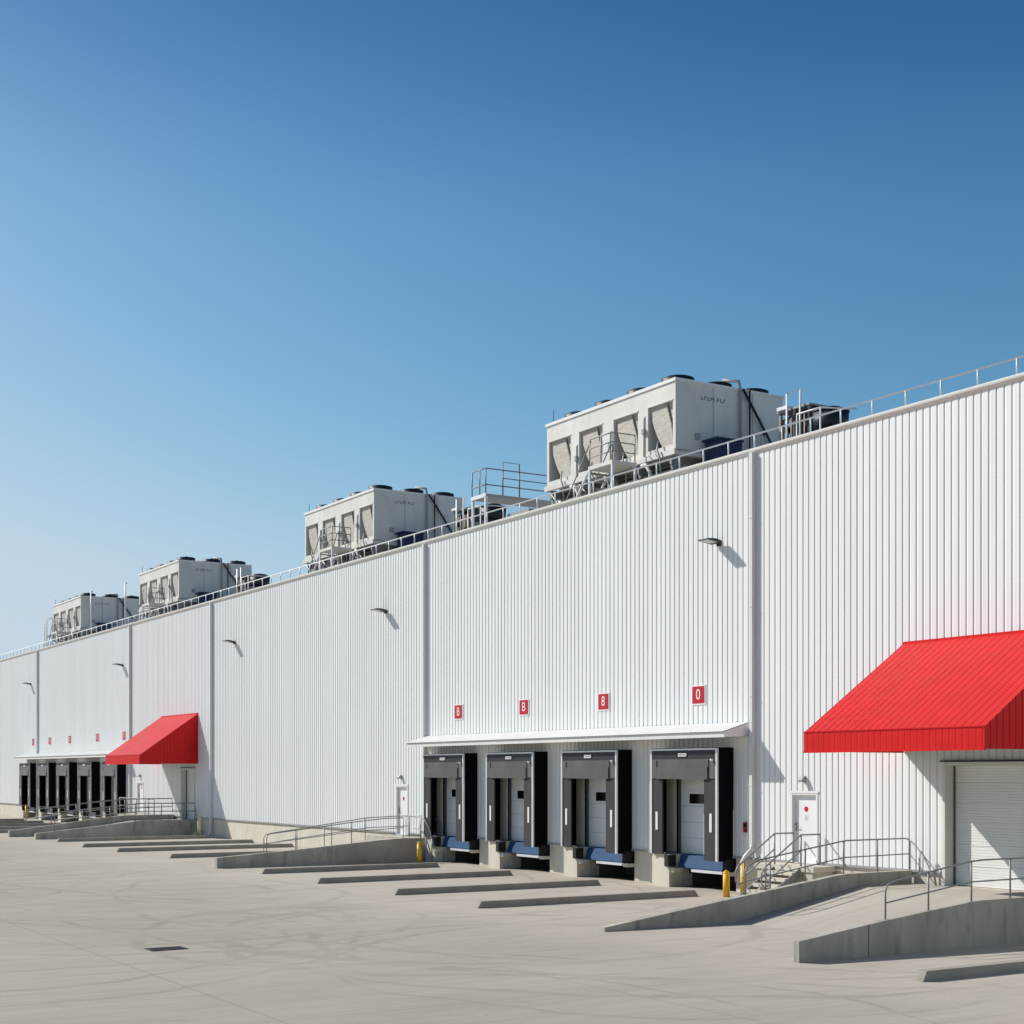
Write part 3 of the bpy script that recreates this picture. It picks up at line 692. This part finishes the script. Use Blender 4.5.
wd_ = MB()
for i in range(70):
    a = random.uniform(0, 6.28); r = random.uniform(0, .22); h = random.uniform(.12, .55); bx, by = -82.75 + r * math.cos(a), -1.35 + r * math.sin(a)
    dx, dy = random.uniform(-.14, .14), random.uniform(-.14, .14); w = .025
    wd_.face([(bx - w, by, 0), (bx + w, by, 0), (bx + dx * .5 + w * .8, by + dy * .5, h * .6), (bx + dx, by + dy, h), (bx + dx * .5 - w * .8, by + dy * .5, h * .6)])
tag(wd_.build('weed', 'grass', None, (-82.75, -1.35, 0)), 'small tuft of yellow green weeds at the foot of the faded bollard', 'plant')

# ------------------------------------------------------------------ drain cover
dx, dy = -31.05, -20.55
t = thing('drain_cover', 'dark rectangular drain grate set in the open yard', 'drain cover', (dx, dy, 0))
fr = MB(); fr.box(dx - .27, dx + .27, dy - .40, dy - .35, .002, .014).box(dx - .27, dx + .27, dy + .35, dy + .40, .002, .014).box(dx - .27, dx - .22, dy - .35, dy + .35, .002, .014).box(dx + .22, dx + .27, dy - .35, dy + .35, .002, .014)
fr.build('frame', 'iron', t)
MB().box(dx - .22, dx + .22, dy - .35, dy + .35, .001, .005).build('sump', 'rubber', t)
gr = MB()
for i in range(-5, 6): gr.box(dx + i * .042 - .012, dx + i * .042 + .012, dy - .35, dy + .35, .0055, .013)
gr.build('grating', 'iron', t)

# ------------------------------------------------------------------ roof edge guard rail
RY = .12
t = thing('roof_guard_rail', 'low white guard rail running along the whole roof edge', 'guard rail', (-85, RY, 14.05))
MB().tube([(-150, RY, 14.50), (-15, RY, 14.50)], .026, 6).build('top_rail', 'rail_white', t)
p0 = None
for i in range(100):
    x = -23.0 - 1.27 * i
    if p0 is None: p0 = MB().tube([(x, RY, 14.04), (x, RY, 14.50)], .026, 6).build('post', 'rail_white', t)
    else:
        q = p0.copy(); C.objects.link(q); q.parent = t; q.location = (x + 23.0, 0, 0)
# extra near posts continue to the right of the picture
# ------------------------------------------------------------------ roof chillers
RZ = 13.6
def chiller():
    X0, Y0 = -43.4, 3.0; z0, z1 = 15.64, 18.44; L_, D_ = 8.72, 5.3
    t = thing('roof_chiller', 'x', 'chiller', (X0, Y0, RZ), 'rooftop chillers')
    ops = [(-8.56, -6.93), (-6.33, -4.68), (-3.93, -2.32), (-1.69, -.16)]; za, zb = 16.02, 17.68; rc = .55
    b = MB(); b.box(X0 - L_, X0, Y0 + rc, Y0 + D_, z0, z1)
    b.box(X0 - L_, X0, Y0, Y0 + rc - .002, zb, z1); b.box(X0 - L_, X0, Y0, Y0 + rc - .002, z0 + .2, za)
    ed = [-L_] + [q for o in ops for q in o] + [0]
    for i in range(0, len(ed), 2): b.box(X0 + ed[i], X0 + ed[i + 1], Y0, Y0 + rc - .002, za + .001, zb - .001)
    b.build('casing', 'ac', t)
    MB().box(X0 - L_ - .05, X0 + .05, Y0 - .05, Y0 + .0, z1 - .09, z1 + .03).box(X0 + .0, X0 + .05, Y0 + .0, Y0 + D_, z1 - .06, z1 + .03).build('roof_edge', 'metal_white', t)
    MB().box(X0 - L_ - .06, X0 + .06, Y0 - .10, Y0 - .002, z0 - .02, z0 + .19).box(X0 + .002, X0 + .08, Y0 - .002, Y0 + D_, z0 - .02, z0 + .12).build('base_beam', 'ac', t)
    for a, c in ops:
        w = c - a; h = zb - za
        MB().box(X0 + a + .002, X0 + c - .002, Y0 + rc - .03, Y0 + rc - .004, za + .003, zb - .003).build('cavity_panel', 'cavity', t)
        L = [(0, 1.0), (.03, .86), (.10, .66), (.22, .42), (.36, .2), (.50, .02)]
        R = [(.92, .02), (.90, .25), (.84, .5), (.74, .75), (.66, 1.0)]
        pl_ = MB(); pl_.prism([(X0 + a + u * w, za + v * h) for u, v in L + R], Y0 + .10, Y0 + .16, 'y')
        pl_.build('coil_panel', 'coil', t)
        R2 = [(.67, 1.0), (.75, .75), (.85, .5), (.91, .25), (.93, .04), (.985, .04), (.985, 1.0)]
        MB().prism([(X0 + a + u * w, za + v * h) for u, v in R2], Y0 + .18, Y0 + .22, 'y').build('coil_panel', 'coil', t)
        MB().box(X0 + a - .03, X0 + c + .03, Y0 - .025, Y0 - .002, zb - .01, zb + .03).build('drip_edge', 'ac', t)
    fc = None
    for i in range(4):
        for j in range(3):
            cx, cy = X0 - .95 - 2.2 * i, Y0 + .85 + 1.85 * j
            if fc is None:
                f = MB(); f.cyl((cx, cy), .60, z1 + .001, z1 + .27, 22, .63); f.cyl((cx, cy), .63, z1 + .27, z1 + .295, 22); fc = f.build('fan_cowl', 'fan', t)
                gq = MB(); gq.tube([(cx + .5 * math.cos(a), cy + .5 * math.sin(a), z1 + .33) for a in [k * math.pi / 8 for k in range(17)]], .012, 5)
                gq.cyl((cx, cy), .09, z1 + .295, z1 + .42, 10); gg = gq.build('fan_guard', 'dark', fc); base = (cx, cy)
            else:
                q = fc.copy(); C.objects.link(q); q.parent = t; q.location = (cx - base[0], cy - base[1], 0)
                q2 = gg.copy(); C.objects.link(q2); q2.parent = q
    # shaded end: pipes, access door, lettering, pump box
    xs_ = X0 + .05
    MB().tube([(xs_ + .06, Y0 + 3.05, 14.2), (xs_ + .06, Y0 + 3.05, z1 - .1), (xs_ - .05, Y0 + 3.05, z1 + .3), (xs_ - .6, Y0 + 2.7, z1 + .42)], .06).build('pipe', 'flash', t)
    MB().tube([(xs_ + .06, Y0 + 3.5, 14.2), (xs_ + .06, Y0 + 3.5, z1 + .02)], .035).build('pipe', 'dark', t)
    MB().tube([(xs_ + .08, Y0 + 3.15, z1 + .0), (xs_ + .10, Y0 + 4.7, 16.3), (xs_ + .1, Y0 + 4.9, 14.6)], .05).build('pipe', 'dark', t)
    dd = MB().box(X0 + .002, X0 + .03, Y0 + 4.15, Y0 + 5.0, 16.1, 17.5).build('access_panel', 'ac', t)
    MB().box(X0 + .031, X0 + .05, Y0 + 4.25, Y0 + 4.3, 16.8, 17.0).build('handle', 'dark', dd)
    MB().box(X0 + .003, X0 + .012, Y0 + 3.72, Y0 + 3.74, z0 + .1, z1 - .1).box(X0 + .003, X0 + .012, Y0 + 1.78, Y0 + 1.8, z0 + .1, z1 - .1).build('panel_seam', 'flash', t)
    lt = MB()
    for k in range(8):
        y = Y0 + 1.2 + .155 * k; lt.box(X0 + .003, X0 + .01, y, y + .035, 17.80, 17.95)
        if k % 3 != 1: lt.box(X0 + .003, X0 + .01, y + .036, y + .105, 17.80 + .06 * (k % 2), 17.84 + .06 * (k % 2))
        if k % 2: lt.box(X0 + .003, X0 + .01, y + .036, y + .10, 17.92, 17.95)
    lt.build('lettering', 'letter', t)
    MB().box(X0 + .2, X0 + 1.0, Y0 + 1.25, Y0 + 2.35, 14.3, 16.15).box(X0 + .15, X0 + 1.05, Y0 + 1.1, Y0 + 2.4, 16.153, 16.22).build('pump_box', 'navy', t)
    for k, o in enumerate(ops[1:]):
        xm = X0 + o[0] - .14 - .04 * k
        MB().tube([(xm, Y0 - .03, 15.75), (xm, Y0 - .03, 17.1 + .1 * k), (xm + .05, Y0 + .02, 17.2 + .1 * k)], .025, 6).build('conduit', 'flash', t)
        MB().box(xm - .07, xm + .07, Y0 - .10, Y0 - .003, 16.5 + .1 * k, 16.72 + .1 * k).build('control_box', 'flash', t)
    for i in range(4):
        x = X0 - .9 - 2.17 * i
        MB().tube([(x, Y0 - .12, 16.25), (x + .04, Y0 - .2, 15.9), (x + .25, Y0 - .22, 15.55), (x + .3, Y0 - .2, 14.3)], .035, 6).build('hose', 'steel', t)
        MB().tube([(x - .9, Y0 - .1, 15.5), (x + .2, Y0 + .1, 14.3)], .04, 6).build('brace', 'steel', t)
    for z, r in ((15.2, .09), (14.9, .06), (15.42, .04)):
        MB().tube([(X0 - 8.6, Y0 + .55, z), (X0 - .2, Y0 + .55, z), (X0 - .1, Y0 + 1.0, z), (X0 - .1, Y0 + 4.9, z)], r, 8).build('header_pipe', 'ac' if r > .05 else 'copper', t)
    for y in (.9, 2.7, 3.9):
        MB().box(X0 + .003, X0 + .06, Y0 + y, Y0 + y + .22, 16.35 - .1 * y, 16.6 - .1 * y).build('control_box', 'flash', t)
    MB().tube([(X0 - 8.4, Y0 + .12, z1 + .03), (X0 - 8.4, Y0 + .12, z1 + .55)], .015, 5).build('aerial', 'dark', t)
    # steel dunnage
    dn = MB()
    for i in range(5):
        x = X0 - .3 - 2.03 * i
        for y in (Y0 + .15, Y0 + 2.6, Y0 + 5.0): dn.box(x - .08, x + .08, y - .08, y + .08, RZ, z0 - .02)
        dn.box(x - .06, x + .06, Y0 + .0, Y0 + 5.1, z0 - .35, z0 - .021)
    dn.box(X0 - L_, X0, Y0 + .2, Y0 + .35, 14.55, 14.72).build('support_frame', 'steel', t)
    for i in range(4): MB().box(X0 - 8.2 + 2.1 * i, X0 - 6.9 + 2.1 * i, Y0 + .9, Y0 + 2.2, 14.0, z0 - .36).build('compressor', 'cavity', t)
    MB().box(X0 - 8.4, X0 - .3, Y0 + 2.8, Y0 + 3.0, 13.9, z0 - .4).build('pipe_duct', 'cavity', t)
    for i in range(3):
        x = X0 - 1.2 - 2.4 * i
        MB().tube([(x - .7, Y0 - .15, 15.5), (x - .2, Y0 - .35, 15.45), (x + .15, Y0 - .4, 15.1), (x + .3, Y0 - .4, 14.2)], .07).build('bent_pipe', 'ac', t)
    return t
CX_ = [(-43.4, 'large nearest rooftop chiller beside the rightmost downpipe, four coil bays'), (-68.42, 'second rooftop chiller from right, standing above the blank wall'),
       (-98.4, 'third rooftop chiller from right, above the small red awning'), (-122.6, 'farthest and smallest rooftop chiller near the left end of the roof')]
ch = chiller(); ch['label'] = CX_[0][1]
for x, l in CX_[1:]: dup(ch, (x, 3.0, RZ), l)

def service_platform():
    X0, Y0 = -43.4, 3.0
    t = thing('service_platform', 'x', 'service platform', (X0 - 2.9, Y0 - .7, RZ), 'service platforms in front of the chillers')
    a, b, ya, yb, z = X0 - 3.6, X0 - 2.0, Y0 - 1.45, Y0 - .3, 15.62
    MB().box(a, b, ya, yb, z - .14, z).build('deck', 'ac', t)
    for x, y in ((a + .05, ya + .05), (b - .05, ya + .05), (a + .05, yb - .05), (b - .05, yb - .05)):
        MB().box(x - .045, x + .045, y - .045, y + .045, RZ, z - .14).build('leg', 'rail_white', t)
    for x, y in ((a + .05, ya + .05), (b - .05, ya + .05), (b - .05, yb - .05), (a + .05, yb - .05), (a + .8, ya + .05)):
        MB().tube([(x, y, z), (x, y, z + 1.05)], .028, 6).build('post', 'steel', t)
    for h in (.35, .7, 1.05):
        MB().tube([(a + .05, ya + .05, z + h), (b - .05, ya + .05, z + h), (b - .05, yb - .05, z + h)], .024, 6).build('rail', 'steel', t)
    for y in (ya + .1, yb - .1):
        MB().tube([(a, y, z - .05), (a - 1.7, y, RZ + .1)], .06, 6).build('stringer', 'rail_white', t)
        MB().tube([(a + .05, y, z + 1.0), (a - 1.6, y, RZ + 1.05), (a - 1.6, y, RZ + .1)], .028, 6).build('handrail', 'steel', t)
    st = MB()
    for k in range(7): 
        f = (k + .6) / 8; st.box(a - 1.7 * f - .12, a - 1.7 * f + .12, ya + .12, yb - .12, z - .05 - (z - RZ - .15) * f - .03, z - .05 - (z - RZ - .15) * f)
    st.build('tread', 'steel', t)
    return t
sp = service_platform(); sp['label'] = 'white service platform with steps before the nearest rooftop chiller'
for x, l in ((-68.42, 'service platform with steps before the second chiller from right'), (-98.4, 'service platform with steps before the third chiller from right'), (-122.6, 'service platform before the farthest chiller')):
    dup(sp, (x - 2.9, 2.3, RZ), l)

# condenser racks and fan drums right of each chiller
def rack():
    t = thing('condenser_rack', 'x', 'condenser', (-40.3, 6.0, RZ), 'pipe racks beside the chillers')
    fr = MB()
    for x in (-41.0, -40.25, -39.5):
        for y in (6.0, 7.2): fr.box(x - .04, x + .04, y - .04, y + .04, RZ, 17.0)
    fr.box(-41.1, -39.4, 5.9, 7.3, 17.0, 17.07).build('frame', 'steel', t)
    MB().box(-41.05, -40.55, 5.85, 6.5, 17.073, 17.2).build('tray', 'rail_white', t)
    MB().box(-40.95, -39.55, 6.4, 7.1, 14.2, 16.97).build('core', 'cavity', t)
    for k in range(7):
        x = -40.95 + .23 * k
        MB().tube([(x, 6.08, 14.1), (x, 6.08, 16.75), (x, 6.4, 16.9)], .05, 6).build('pipe', 'copper', t)
    for k in range(7): MB().box(-41.0 + .23 * k, -40.86 + .23 * k, 5.95, 6.2, 15.2 + .35 * (k * 3 % 5), 15.4 + .35 * (k * 3 % 5)).build('valve', 'dark', t)
    MB().tube([(-40.45, 5.8, 15.0), (-40.45, 5.8, 17.6), (-39.75, 5.8, 17.6), (-39.75, 5.8, 15.0)], .04, 6).build('hoop', 'rail_white', t)
    return t
rk = rack(); rk['label'] = 'brown pipe rack with white hoop right of the nearest chiller'
dup(rk, (-64.6, 6.0, RZ), 'pipe rack behind the blue railed walkway on the roof'); dup(rk, (-94.6, 6.0, RZ), 'pipe rack right of the third chiller from right')
def drum():
    t = thing('fan_drum', 'x', 'fan unit', (-38.6, 6.6, RZ), 'dark fan drums on the roof')
    MB().box(-39.3, -37.9, 5.9, 7.3, RZ + .3, 16.1).build('cabinet', 'dark', t)
    d = MB(); d.cyl((-38.6, 6.6), .62, 16.101, 16.80, 28, .66); d.build('cowl', 'fan', t)
    e = MB(); e.cyl((-38.6, 6.6), .68, 16.801, 16.86, 28); e.cyl((-38.6, 6.6), .62, 16.861, 16.98, 28, .38); e.build('cowl_lid', 'dark', t)
    MB().box(-37.85, -37.3, 5.9, 7.0, RZ + .2, 15.5).build('side_box', 'flash', t)
    fr = MB(); [fr.tube([(x, 5.55, RZ), (x, 5.55, 16.75)], .03, 6) for x in (-39.2, -38.0)]; fr.tube([(-39.2, 5.55, 16.75), (-38.0, 5.55, 16.75), (-37.5, 6.8, 16.75)], .03, 6); fr.build('guard_frame', 'rail_white', t)
    return t
dr = drum(); dr.location = (-39.05, 6.6, RZ - .1); dr['label'] = 'dark fan drum with white frame at the right end of the nearest roof plant'
dup(dr, (-62.2, 6.4, RZ), 'dark fan drum behind the blue railed walkway on the roof'); dup(dr, (-92.2, 6.4, RZ), 'dark fan drum right of the third chiller, behind the guard rail')

# raised walkway left of the nearest chiller
t = thing('roof_walkway', 'raised roof walkway with blue grey rails left of the nearest chiller', 'walkway', (-54.3, 3, RZ))
a, b, ya, yb, z = -56.0, -54.75, 1.55, 6.2, 15.85
MB().box(a, b, ya + .03, yb, z - .12, z).build('deck', 'flash', t); MB().box(a - .01, b + .01, ya, ya + .027, z - .14, z + .02).build('edge_beam', 'rail_white', t)
for x, y in ((a + .05, ya + .08), (b - .05, ya + .05), (a + .05, yb - .1), (b - .05, yb - .1)): MB().box(x - .05, x + .05, y - .05, y + .05, RZ, z - .12).build('leg', 'rail_white', t)
for x, y in ((a + .04, ya + .04), (a + .7, ya + .04), (b - .04, ya + .04), (b - .04, ya + .9), (b - .04, ya + 1.75), (b - .04, ya + 3.4), (b - .04, yb - .05), (a + .04, yb - .05)):
    MB().tube([(x, y, z), (x, y, z + 1.1)], .03, 6).build('post', 'rail_blue', t)
for h in (.4, 1.1):
    MB().tube([(a + .04, ya + .04, z + h), (b - .04, ya + .04, z + h), (b - .04, yb - .05, z + h)], .028, 6).build('rail', 'rail_blue', t)
MB().tube([(b - .04, ya + .9, z + .75), (b - .04, yb - .05, z + .75)], .024, 6).build('rail', 'rail_blue', t)
MB().tube([(b - .04, ya + .9, z + .0), (b - .04, ya + .9, z + 1.45), (b - .04, ya + 1.75, z + 1.45), (b - .04, ya + 1.75, z + .0)], .03, 6).build('gate_hoop', 'rail_blue', t)
t = thing('roof_walkway', 'lower steel roof crossing between the blue railed walkway and the nearest chiller', 'walkway', (-53.0, 6, RZ))
MB().box(-54.0, -52.3, 2.2, 6.0, 14.75, 14.9).build('deck', 'flash', t)
for y in (2.4, 4.2, 5.9): MB().box(-53.3, -53.2, y - .05, y + .05, RZ, 14.75).build('leg', 'steel', t)

# ladder by the farthest chiller, masts
t = thing('roof_ladder', 'hooped white ladder at the left end of the farthest chiller', 'ladder', (-132.3, 3, RZ))
for x in (-132.6, -131.9): MB().tube([(x, 2.6, RZ), (x, 2.6, 17.2), (x, 3.0, 17.5), (x, 3.6, 17.3)], .05, 6).build('stile', 'rail_white', t)
rg = MB(); [rg.tube([(-132.6, 2.6, 14 + .3 * k), (-131.9, 2.6, 14 + .3 * k)], .03, 6) for k in range(11)]; rg.build('rung', 'rail_white', t)
MB().box(-131.8, -130.6, 2.6, 3.6, 15.7, 15.85).build('step_deck', 'steel', t)
def mast(x, y, h, l):
    t = thing('roof_mast', l, 'mast', (x, y, RZ), 'thin masts on the roof edge')
    MB().tube([(x, y, RZ), (x, y, h)], .05, 6).build('pole', 'rail_white', t); MB().tube([(x - .35, y, h), (x + .35, y, h)], .04, 6).build('cross_arm', 'steel', t)
mast(-112.6, 1.0, 17.6, 'thin roof mast in front of the farthest chiller'); mast(-104.0, 1.0, 17.3, 'thin roof mast left of the third chiller')

for o in bpy.data.objects:
    if '_org' in o: del o['_org']
